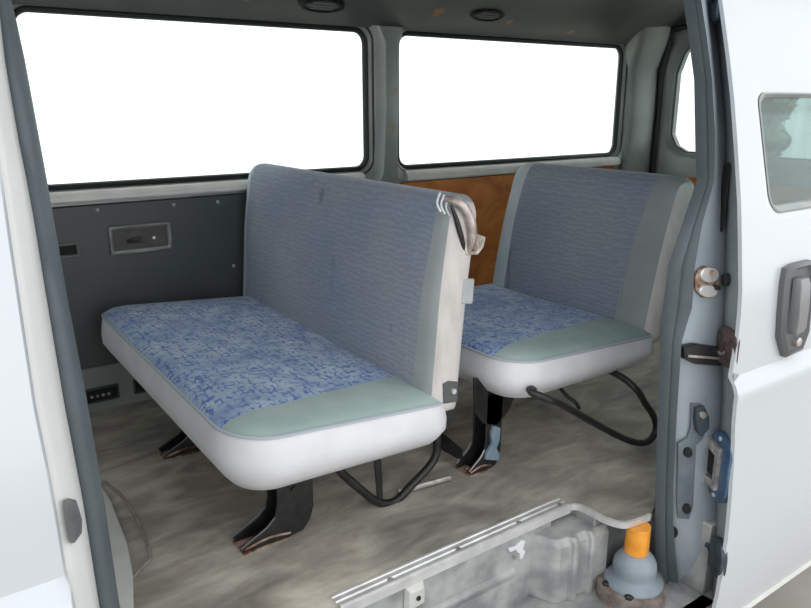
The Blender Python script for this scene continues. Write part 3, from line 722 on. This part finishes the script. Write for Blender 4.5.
# pressed lower flute on the riser
loft(bm, [[(x, 1.170, -.110), (x, 1.158, -.118), (x, 1.158, -.128), (x, 1.170, -.150)] for x in (.2, 1.18)])
o = obj('step_well', bm, M['well'], bevel=.004); o.name = 'wall_step'; struct(o)
bm = bmesh.new()
pb = [at(u, v, 'Z', -.04) for u, v in ((541, 536), (556, 521), (572, 512), (590, 518), (606, 527), (616, 534))]
x_a = at(541, 540, 'Y', 1.10).x
# plan outline of the box with two vertical ribs
plan = [(1.235, 1.175), (1.262, 1.112), (1.275, 1.10), (1.305, 1.095), (1.311, 1.082), (1.325, 1.082), (1.333, 1.094), (1.365, 1.09), (1.371, 1.077), (1.385, 1.077), (1.392, 1.088), (1.44, 1.08), (1.47, 1.17)]
loft(bm, [[(x, y, TZ) for x, y in plan], [(x, y, -.06) for x, y in plan], [(x*.99+.0135, y+.012, -.04) for x, y in plan]])
o = obj('trim_13', bm, M['well'], angle=30, bevel=.003); struct(o)
# back of the well behind the boot
bm = bmesh.new(); box(bm, 1.40, 1.70, 1.10, 1.20, TZ, FZ); box(bm, 1.62, 1.70, .9, 1.10, TZ, FZ); o = obj('trim_14', bm, M['well'], bevel=.004); struct(o)
# outer sill below the doorway
bm = bmesh.new(); loft(bm, [[(x, .86, TZ), (x, .845, TZ-.01), (x, .835, TZ-.06), (x, .84, -.33), (x, .90, -.34), (x, .90, TZ)] for x in (-.1, 1.62)])
o = obj('trim_15', bm, M['well']); struct(o)

# brackets on the riser
def rp(u, v): return at(u, v, 'Y', 1.168)
p = rp(413, 592)
t = thing('riser_bracket', 'pale moulded bracket with a dark bolt hole under the tread strip', 'bracket', tuple(p))
b = bmesh.new(); x, z = p.x, p.z
loft(b, [[(x-.030, 1.168, z-.035), (x+.030, 1.168, z-.030), (x+.028, 1.168, z+.030), (x-.026, 1.168, z+.028)], [(x-.024, 1.150, z-.032), (x+.022, 1.150, z-.028), (x+.020, 1.150, z+.016), (x-.018, 1.150, z+.015)]]); obj('body', b, M['sill'], t, bevel=.004)
b = bmesh.new(); lathe(b, [(.006, 1.147), (.006, 1.152)], (x+.002, 0, z-.006), 12, 'Y'); obj('bolt_hole', b, M['hole'], t)
p = rp(517, 550)
t = thing('riser_clip', 'torn white clip on the riser beside the ribbed step box', 'clip', tuple(p)); x, z = p.x, p.z
b = bmesh.new(); P = [(x-.035, z+.02), (x-.01, z+.016), (x+.012, z+.026), (x+.024, z+.020), (x+.016, z), (x+.026, z-.012), (x+.014, z-.030), (x+.006, z-.026), (x+.008, z-.010), (x-.004, z-.004), (x-.008, z+.006), (x-.03, z+.008)]
prism(b, [(a, 1.169, c) for a, c in P], (0, -.007, 0)); obj('plate', b, M['vinyl'], t, bevel=.0015)
b = bmesh.new(); lathe(b, [(.005, 1.164), (.005, 1.1605)], (x-.012, 0, z-.015), 12, 'Y'); obj('stud', b, M['steel'], t)

# grey boot with amber collar in the corner of the step
cx, cy = 1.468, 1.012
base_z = TZ+.028
t = thing('rubber_boot', 'grey bell shaped rubber boot with amber collar in the corner of the step', 'rubber boot', (cx, cy, base_z))
b = bmesh.new(); P = []
for k in range(28):
    a = 2*math.pi*k/28; rr = .094*(1+.06*math.sin(3*a+.6)); P.append((cx+rr*math.cos(a), cy+rr*.92*math.sin(a), base_z))
loft(b, [[(x, y, TZ) for x, y, z in P], P, [(x, y, base_z+.010) for x, y, z in P], [(cx+(x-cx)*.9, cy+(y-cy)*.9, base_z+.014) for x, y, z in P]]); obj('base_plate', b, mottled('rusty_plate', (.14, .10, .08), (.30, .27, .25), 25, .7, .3), t)
b = bmesh.new(); lathe(b, [(.076, base_z+.012), (.077, base_z+.020), (.070, base_z+.026), (.056, base_z+.036), (.056, base_z+.046), (.057, base_z+.060), (.055, base_z+.074), (.049, base_z+.087), (.039, base_z+.098), (.033, base_z+.104), (.02, base_z+.104)], (cx, cy, 0)); obj('bell', b, M['boot'], t, angle=60)
b = bmesh.new(); lathe(b, [(.026, base_z+.100), (.031, base_z+.103), (.031, FZ-.001), (.01, FZ-.001)], (cx, cy, 0), 32); obj('collar', b, M['amber'], t, angle=50)
for a in (2.7, 3.7):
    b = bmesh.new(); lathe(b, [(.012, base_z+.012), (.012, base_z+.018), (.007, base_z+.022), (.001, base_z+.022)], (cx+.078*math.cos(a), cy+.072*math.sin(a), 0), 6); obj('bolt', b, M['black'], t, smooth=False)

# ------------------------------------------------------------------ bench seats
def split_mesh(bm, planes):
    """cut bm by a list of (co, no) planes into slabs, returned in order (below first)"""
    out = []; rest = bm
    for co, no in planes:
        low = rest.copy(); 
        bmesh.ops.bisect_plane(low, geom=low.verts[:]+low.edges[:]+low.faces[:], plane_co=co, plane_no=no, clear_outer=True)
        bmesh.ops.bisect_plane(rest, geom=rest.verts[:]+rest.edges[:]+rest.faces[:], plane_co=co, plane_no=no, clear_inner=True)
        out.append(low)
    out.append(rest); return out

def bench(name, label, x0, x1, y0, y1, zf, zr_, hb, legs, dz_far=0., bx=(0, 0), torn=False, by1=None, foot_shift=0, y_leg=1.497, strip=.085, th=.118):
    """x0..x1 cushion front to back, y0 near end, y1 far end; zf / zr_ rim heights; hb top of backrest"""
    t = thing(name, label, 'bench seat', ((x0+x1)/2, (y0+y1)/2, 0), group='bench seats in the van')
    def zp(x, y): s = (x-x0)/(x1-x0); return zf+(zr_-zf)*s+dz_far*(y-y0)/(y1-y0)
    rad = [.11, .05, .05, .09]
    def out(d, n=10, m=14): return rrect(x0+d, x1-d, y0+d, y1-d, [max(r-d, .012) for r in rad], n, m)
    # skirt
    b = bmesh.new(); rings = []
    for d, dz in ((.050, -th-.006), (.028, -th-.002), (.010, -th+.016), (-.010, -th*.62), (-.011, -th*.4), (-.006, -th*.15), (.0, 0)):
        rings.append([(x, y, zp(x, y)+dz*(1+.22*(1-(x-x0)/(x1-x0)))) for x, y in out(d)])
    loft(b, rings, caps=False); b.faces.new([b.verts[i] for i in range(len(rings[0]))][::-1]) if False else None
    b.verts.ensure_lookup_table(); b.faces.new([b.verts[i] for i in range(len(rings[0]))])
    obj('cushion_skirt', b, M['vinyl'], t, angle=60)
    # top cover
    b = bmesh.new(); rings = []
    for d, dz in ((.0, 0), (.006, .009), (.018, .017), (.04, .024), (.08, .029), (.14, .032), (.22, .033), (.27, .033)):
        rings.append([(x, y, zp(x, y)+dz+.004*math.sin(x*21)*math.sin(y*13)*min(1, d/.1)) for x, y in out(min(d, (y1-y0)/2-.02, (x1-x0)/2-.015))])
    loft(b, rings, caps=False); b.verts.ensure_lookup_table(); n = len(rings[0]); b.faces.new([b.verts[len(b.verts)-n+i] for i in range(n)])
    near, mid, far = [q for q in split_mesh(b, [((x0, y0+.085, 0), Vector((-.13, 1, 0)).normalized()), ((x0, y1-.045, 0), (0, 1, 0))])]
    obj('seat_cover', mid, M['seat_cloth'], t, angle=60)
    tag(obj('end_cover', near, M['patch'], t, angle=60), 'faded sage green end of the cover'); tag(obj('end_cover', far, M['patch'], t, angle=60), 'narrow sage green far end of the cover')
    b = bmesh.new(); q = [Vector((x, y, zp(x, y)+.001)) for x, y in out(-.001)]
    rings = []; m_ = len(q)
    for i in range(m_):
        tt = (q[(i+1) % m_]-q[i-1]).normalized(); nn = Vector((0, 0, 1)); bb = tt.cross(nn)
        rings.append([q[i]+(nn*math.cos(a)+bb*math.sin(a))*.0042 for a in [k*math.pi/3 for k in range(6)]])
    rings.append(rings[0]); loft(b, rings, caps=False); bmesh.ops.remove_doubles(b, verts=b.verts[:], dist=1e-5); obj('piping', b, M['piping'], t)
    # backrest
    by0, by1_ = y0+.005, (by1 or y1-.02)
    zb0 = zr_-.030; xb = x1-.035+bx[0]; lean = (.115+bx[1]); L = hb-zb0
    def T(y, h, tt):      # h up the back, tt forward thickness (towards -X)
        s = h/L; return (xb+lean*s*.55+lean*.45*s*s - tt, y, zb0+h+tt*.12)
    def o2(d): return rrect(by0+d, by1_-d, 0+d*.6, L-d, [max(.03-d, .008), max(.03-d, .008), max(.06-d, .012), max(.055-d, .012)], 10, 16)
    prof = [(.11, .030), (.07, .029), (.04, .025), (.022, .018), (.008, .006), (.0, -.012), (-.002, -.03), (.0, -.055), (.012, -.066), (.04, -.070)]
    b = bmesh.new(); rings = [[T(y, h, tt+.003*math.sin(y*11+h*17)*min(1, d/.05)) for y, h in o2(d)] for d, tt in prof]
    # straight front infill grid, to keep the lean curved
    loft(b, rings, caps=False); b.verts.ensure_lookup_table(); n = len(rings[0])
    ins = rrect(by0+.11, by1_-.11, .066, L-.11, .012, 10, 16)
    # inner rings to the centre
    base_ = [b.verts[i] for i in range(n)]; last = base_
    for k in (.35, .7, .95):
        cxm = (by0+by1_)/2; hm = L/2; hw = (by1_-by0)/2-.11; hh = L/2-.088
        ring = []
        for (y, h) in o2(.11):
            yy = y+(min(max(y, cxm-hw*(1-k)*1.0), cxm+hw*(1-k))-y)*0; ring.append(b.verts.new(T(y, hm+(h-hm)*(1-k), .030+.004*k)))
        for i in range(n): b.faces.new((last[i], last[(i+1) % n], ring[(i+1) % n], ring[i]))
        last = ring
    bmesh.ops.remove_doubles(b, verts=b.verts[:], dist=1e-6)
    lastf = [v for v in last if v.is_valid]
    edge_b = [e_ for e_ in b.edges if e_.is_boundary]
    try: bmesh.ops.holes_fill(b, edges=edge_b, sides=0)
    except Exception: pass
    bmesh.ops.triangulate(b, faces=[f for f in b.faces if len(f.verts) > 4])
    parts = split_mesh(b, [((xb, by0+.016, 0), (0, 1, 0)), ((xb, by0+strip, zb0), Vector((0, 1, .06)).normalized()), ((xb, by1_-(.075 if by1_-by0 > .9 else .095), zb0), Vector((0, 1, -.02)).normalized())])
    obj('backrest', parts[2], M['back_cloth'], t, angle=60)
    tag(obj('side_cover', parts[0], M['vinyl_beige'], t, angle=60), 'pale beige end face of the backrest')
    tag(obj('side_strip', parts[1], M['vinyl_grey'], t, angle=60), 'plain light grey strip at the near edge of the backrest')
    tag(obj('side_strip', parts[3], mottled('far_strip', (.42, .49, .52), (.50, .56, .58), 9, .7) if 'far_strip' not in bpy.data.materials else bpy.data.materials['far_strip'], t, angle=60), 'plain light grey strip at the far edge of the backrest')
    # under-frame
    zb_ = lambda x: zp(x, y0)-th-.004
    for yy in (y_leg-.02, (by1_-.32 if by1_-y0 > .9 else by1_-.17)):
        b = bmesh.new(); tube(b, [(x0+.10, yy, zb_(x0+.10)-.010), (x1+.02, yy, zb_(x1)-.010)], .013, 10); obj('frame_rail', b, M['black'], t)
    b = bmesh.new(); tube(b, [(x0+.12, y0+.06, zb_(x0+.12)-.008), (x0+.12, y1-.06, zb_(x0+.12)-.008)], .012, 10); obj('cross_rail', b, M['black'], t)
    b = bmesh.new(); tube(b, [(x1-.10, y0+.06, zb_(x1-.10)-.008), (x1-.10, y1-.06, zb_(x1-.10)-.008)], .012, 10); obj('cross_rail', b, M['black'], t)
    return t, dict(zb=zb_, T=T, by0=by0, L=L, zb0=zb0, xb=xb, x0=x0, x1=x1)

def seat_leg(parent, xt, yc, ztop, sx=1., lip=None, name='leg'):
    """black channel leg curving forward into a rusty foot"""
    L0 = lambda u, v: (at(u, v, 'Y', 1.497).x-.634, max(.002, at(u, v, 'Y', 1.497).z))
    fr_ = [L0(u, v) for u, v in ((272, 500), (270, 512), (262, 522), (250, 532), (237, 543))]
    bk_ = [L0(u, v) for u, v in ((241, 553), (262, 545), (284, 533), (298, 524), (305, 513), (308, 500))]
    up_ = [(bk_[-1][0], ztop), (fr_[0][0], ztop)]
    outl = [(xt+x*sx, z) for x, z in fr_+bk_+up_]
    b = bmesh.new()
    for yy in (yc-.030, yc+.024): prism(b, [(x, yy, z) for x, z in outl], (0, .006, 0))
    mid = bk_[1:]+[up_[0]]
    web = [(x-.002, z) for x, z in mid]+[(x-.010, z+.004) for x, z in mid[::-1]]
    prism(b, [(xt+x*sx, yc-.026, z) for x, z in web], (0, .052, 0))
    lg = obj(name, b, M['black'], parent, bevel=.0015)
    b = bmesh.new(); prism(b, [(xt-.066*sx, yc-.034, .0), (xt+.05*sx, yc-.034, .0), (xt+.05*sx, yc+.034, 0), (xt-.066*sx, yc+.034, 0)], (0, 0, .004))
    for s in (-1, 1):
        tube(b, [(xt-.062*sx, yc+s*.032, .012), (xt+.0*sx, yc+s*.032, .022), (xt+.06*sx, yc+s*.032, .014)], .003, 6, 4)
    obj('foot_plate', b, M['rust'], lg)
    b = bmesh.new(); lathe(b, [(.010, .003), (.010, .010), (.006, .013), (.001, .013)], (xt-.035*sx, yc, 0), 6); obj('bolt', b, M['rust'], lg, smooth=False)
    b = bmesh.new(); tube(b, [(xt+.075*sx, yc-.036, .13), (xt+.075*sx, yc-.028, .13)], .008, 10); obj('rivet', b, M['black'], lg)
    for yy in (yc-.030, yc+.030):
        b = bmesh.new(); tube(b, [(xt+x*sx-.001, yy, z) for x, z in fr_[1:]], .0024, 6, 3); obj('worn_lip', b, lip or M['handle'], lg)
    return lg

def A_(u, v, y): return tuple(at(u, v, 'Y', y))
# long bench in front
s1, g1 = bench('bench_seat', 'long front bench seat, blue patterned cushion and torn backrest corner', .512, 1.085, 1.325, 2.465, .360, .314, .833, None, dz_far=.022, bx=(0, -.055), by1=2.522, th=.114)
seat_leg(s1, .634, 1.497, g1['zb'](.70)+.004)
seat_leg(s1, .634, 2.08, g1['zb'](.70)+.004)
yl_ = 1.455
b = bmesh.new(); tube(b, [A_(338, 468, yl_), A_(346, 477, yl_), A_(366, 494, yl_), A_(376, 501, yl_), A_(386, 503.5, yl_), A_(397, 500, yl_), A_(410, 487, yl_), A_(428, 468, yl_), A_(436, 455, yl_), A_(437, 441, yl_), A_(437, 432, yl_)], .0115, 12, 4); obj('support_loop', b, M['black'], s1)
b = bmesh.new(); p0 = A_(377, 463, yl_); p1 = A_(380, 499, yl_); prism(b, [(p0[0]-.010, yl_-.003, p0[2]+.02), (p0[0]+.012, yl_-.003, p0[2]+.02), (p1[0]+.008, yl_-.003, p1[2]), (p1[0]-.008, yl_-.003, p1[2])], (0, .006, 0)); obj('support_strut', b, M['black'], s1, bevel=.001)
d = 2.08-yl_
b = bmesh.new(); tube(b, [Vector(A_(u, v, yl_))+Vector((0, d, 0)) for u, v in ((338, 468), (346, 477), (366, 494), (376, 501), (386, 503.5), (397, 500), (410, 487), (428, 468), (436, 455), (437, 441), (437, 432))], .0115, 12, 4); obj('support_loop', b, M['black'], s1)
# rear foot bar with worn steel rail
b = bmesh.new(); q0 = at(398, 492, 'Z', .012); q1 = at(450, 477.5, 'Z', .012); tube(b, [q0, q1], .0085, 10); obj('foot_rail', b, M['steel'], s1)
b = bmesh.new(); q0 = at(446, 440, 'Z', .07); q1 = at(461, 452, 'Z', .05); q2 = Vector((q1.x, q1.y, 0.0))
prism(b, [(q0.x-.02, q0.y, .045), (q0.x, q0.y, .085), (q1.x, q1.y-.01, .062), (q1.x, q1.y-.01, .022)], (0, .035, 0)); obj('rear_bracket', b, M['black'], s1, bevel=.002)
# torn corner of the backrest: bare frame tube, bracket, clips
yk = g1['by0']-.004
b = bmesh.new(); tube(b, [A_(447, 200, yk+.05), A_(455, 201, yk+.02), A_(463, 206, yk), A_(469, 217, yk-.006), A_(472, 230, yk-.006), A_(471, 243, yk), A_(466, 252, yk+.012)], .0125, 14, 5); obj('frame_tube', b, mottled('bare_tube', (.34, .28, .26), (.62, .56, .54), 30, .35, .5), s1)
b = bmesh.new()
for k, u in enumerate((440, 444, 449)):
    tube(b, [A_(u, 193+k*2, yk+.045), A_(u-3, 203+k*2, yk+.03), A_(u+1, 212+k*2, yk+.018)], .0028, 6, 4)
obj('torn_threads', b, M['vinyl'], s1)
b = bmesh.new(); tube(b, [A_(451, 205, yk+.010), A_(457, 222, yk+.004), A_(462, 240, yk+.002), A_(464, 250, yk+.004)], [.003+.004*math.sin(math.pi*k/12) for k in range(13)], 8, 4); obj('torn_foam', b, M['black'], s1)
b = bmesh.new(); P = [A_(u, v, yk) for u, v in ((463, 243), (470, 240), (475, 233), (486, 237), (484, 247), (478, 255), (466, 255))]; prism(b, P, (0, .012, 0)); br = obj('belt_bracket', b, mottled('corroded_bracket', (.30, .26, .22), (.70, .66, .60), 45, .5, .3), s1, bevel=.002)
p = A_(473, 247, yk); b = bmesh.new(); lathe(b, [(.010, yk-.007), (.010, yk+.002)], (p[0], 0, p[2]), 14, 'Y'); obj('bolt', b, M['rust'], br)
b = bmesh.new(); P = [A_(u, v, yk) for u, v in ((464, 279), (475, 279), (473, 304), (462, 304))]; prism(b, P, (0, .010, 0)); cl_ = obj('clip', b, mottled('clip_grey', (.36, .38, .38), (.44, .46, .46), 20, .5), s1, bevel=.003)
b = bmesh.new(); P = [A_(u, v, yk) for u, v in ((444, 384), (449, 381), (458, 382), (458, 402), (444, 404))]; prism(b, P, (0, .012, 0)); hg = obj('hinge_bracket', b, M['handle'], s1, bevel=.002)
b = bmesh.new(); p = A_(453, 391, yk); lathe(b, [(.007, yk-.006), (.007, yk+.002)], (p[0], 0, p[2]), 12, 'Y'); obj('bolt', b, M['alu'], hg)
# lower end of the backrest side plate
b = bmesh.new(); P = [A_(u, v, yk+.012) for u, v in ((446, 400), (458, 400), (453, 420), (447, 432), (445, 420))]; prism(b, P, (0, .006, 0)); obj('side_plate', b, M['black'], s1, bevel=.001)

# short bench behind
s2, g2 = bench('bench_seat', 'short rear bench seat for two beside the sliding door', 1.285, 1.895, 1.305, 2.06, .372, .346, .827, None, bx=(.0, .005), y_leg=1.46, strip=.125, th=.094)
seat_leg(s2, 1.296, 1.470, g2['zb'](1.34)+.004, sx=.62, lip=M['steel'])
seat_leg(s2, 1.296, 1.85, g2['zb'](1.34)+.004, sx=.62)
yq = 1.258
pts2 = [(548, 399), (560, 404), (580, 415), (605, 429), (625, 439), (640, 443), (650, 440), (656, 430), (654, 417), (645, 403), (637, 390), (635, 380)]
PA = [Vector((g2['x0']+.20, yq+.10, g2['zb'](1.48))), Vector((A_(548, 399, yq)[0]-.03, yq+.04, A_(548, 399, yq)[2]+.02))]+[Vector(A_(u, v, yq)) for u, v in pts2[:-1]]+[Vector((A_(635, 380, yq)[0], yq+.05, g2['zb'](1.8)-.01)), Vector((A_(635, 380, yq)[0]-.01, yq+.14, g2['zb'](1.8)+.004))]
b = bmesh.new(); tube(b, PA, .0105, 12, 4); obj('support_loop', b, M['black'], s2)
b = bmesh.new(); tube(b, [p+Vector((0, .50, 0)) for p in PA], .0105, 12, 4); obj('support_loop', b, M['black'], s2)
b = bmesh.new(); P = [A_(u, v, 1.44) for u, v in ((474, 378), (521, 384), (508, 412), (497, 425), (484, 424), (475, 412))]; prism(b, P, (0, .006, 0)); obj('leg_gusset', b, M['black'], s2, bevel=.001)
b = bmesh.new(); tube(b, [A_(560, 388, 1.38), A_(568, 397, 1.35), A_(575, 402, 1.33), A_(579, 408, 1.33)], .006, 8, 3); obj('release_lever', b, M['black'], s2)
# blue clip on the leg of the short bench
b = bmesh.new(); yc_ = 1.43
P = [A_(u, v, yc_) for u, v in ((494, 426), (501, 428), (500, 441), (497, 448), (500, 455), (499, 461), (486, 460), (488, 452), (493, 444), (492, 434))]; prism(b, P, (0, .014, 0)); obj('floor_clip', b, M['clip'], s2, bevel=.002)['label'] = 'blue grey plastic clip'

# ------------------------------------------------------------------ beyond the van's rear, seen through the door glass
GZ = -.62
def gp(u, dist): d = fw+ri*((u-W/2)/F)+up*((H/2-100)/F); d.z = 0; d.normalize(); return d*dist
A0 = gp(784, 17); dirv = Vector((1, -.75, 0)).normalized(); nv = Vector((.75, 1, 0)).normalized()
t = thing('storage_building', 'white ribbed metal building seen through the window of the open sliding door', 'building', (A0.x, A0.y, GZ))
b = bmesh.new(); prof = []
x = 0
while x < 6:
    prof += [A0+dirv*x, A0+dirv*(x+.16), A0+dirv*(x+.19)+nv*.05, A0+dirv*(x+.27)+nv*.05]; x += .30
prof += [A0+dirv*x, A0+dirv*x+nv*5, A0+nv*5]
loft(b, [[Vector((p.x, p.y, GZ)) for p in prof], [Vector((p.x, p.y, 2.6)) for p in prof]]); obj('cladding', b, mat('white_cladding', (.75, .8, .82), .5), t, smooth=False)
b = bmesh.new(); c0 = A0-dirv*.2-nv*.2; q = [c0, c0+dirv*6.6, c0+dirv*6.6+nv*5.4, c0+nv*5.4]; loft(b, [[Vector((p.x, p.y, z)) for p in q] for z in (2.6, 2.8)]); obj('roof', b, mat('roof_sheet', (.4, .42, .43), .5), t, smooth=False)
def tree(u, dist, h, rad, label, col, seed):
    rnd = random.Random(seed); c = gp(u, dist)
    t = thing('tree', label, 'tree', (c.x, c.y, GZ), group='greenery behind the van')
    b = bmesh.new(); tube(b, [(c.x, c.y, GZ), (c.x+.05, c.y, GZ+h*.4), (c.x, c.y+.1, GZ+h*.8)], [.12, .09, .04], 8)
    for k in range(6):
        a = k*1.05; z = GZ+h*(.3+.09*k); tube(b, [(c.x, c.y, z), (c.x+rad*.6*math.cos(a), c.y+rad*.6*math.sin(a), z+rad*.5)], [.04, .015], 6)
    obj('trunk', b, mottled('bark', (.08, .06, .045), (.15, .12, .09), 8, .9) if 'bark' not in bpy.data.materials else bpy.data.materials['bark'], t)
    b = bmesh.new(); cl = [(Vector((rnd.gauss(0, rad*.45), rnd.gauss(0, rad*.45), rnd.uniform(h*.22, h))), rnd.uniform(.25, .5)*rad) for _ in range(34)]
    for q, r in cl:
        for _ in range(70):
            d = Vector((rnd.gauss(0, 1), rnd.gauss(0, 1), rnd.gauss(0, 1))).normalized()*r*rnd.uniform(.6, 1)
            p = q+d+Vector((c.x, c.y, GZ)); e1 = Vector((rnd.gauss(0, 1), rnd.gauss(0, 1), rnd.gauss(0, 1))).normalized()*.10; e2 = e1.orthogonal().normalized()*.04
            b.faces.new([b.verts.new(v) for v in (p-e1, p+e2, p+e1, p-e2)])
    obj('foliage', b, col, t, smooth=False)
tree(757, 12, 2.6, .40, 'leafy green tree behind the van, left one seen through the door window', mottled('leaf_light', (.04, .11, .03), (.12, .22, .06), 3, .6), 1)
tree(771, 13.5, 2.1, .30, 'darker green tree behind the van, beside the white ribbed building', mottled('leaf_dark', (.02, .07, .05), (.06, .14, .09), 3, .6), 2)

# ------------------------------------------------------------------ light
w = bpy.data.worlds.new('overcast'); S.world = w; w.use_nodes = True
nt = w.node_tree; bg = nt.nodes['Background']; bg.inputs[0].default_value = (.97, .985, 1, 1); bg.inputs[1].default_value = 1.8
S.view_settings.view_transform = 'Standard'; S.view_settings.look = 'None'; S.view_settings.exposure = 0.0; S.view_settings.gamma = 1
S.view_settings.use_curve_mapping = False
bpy.context.view_layer.update()
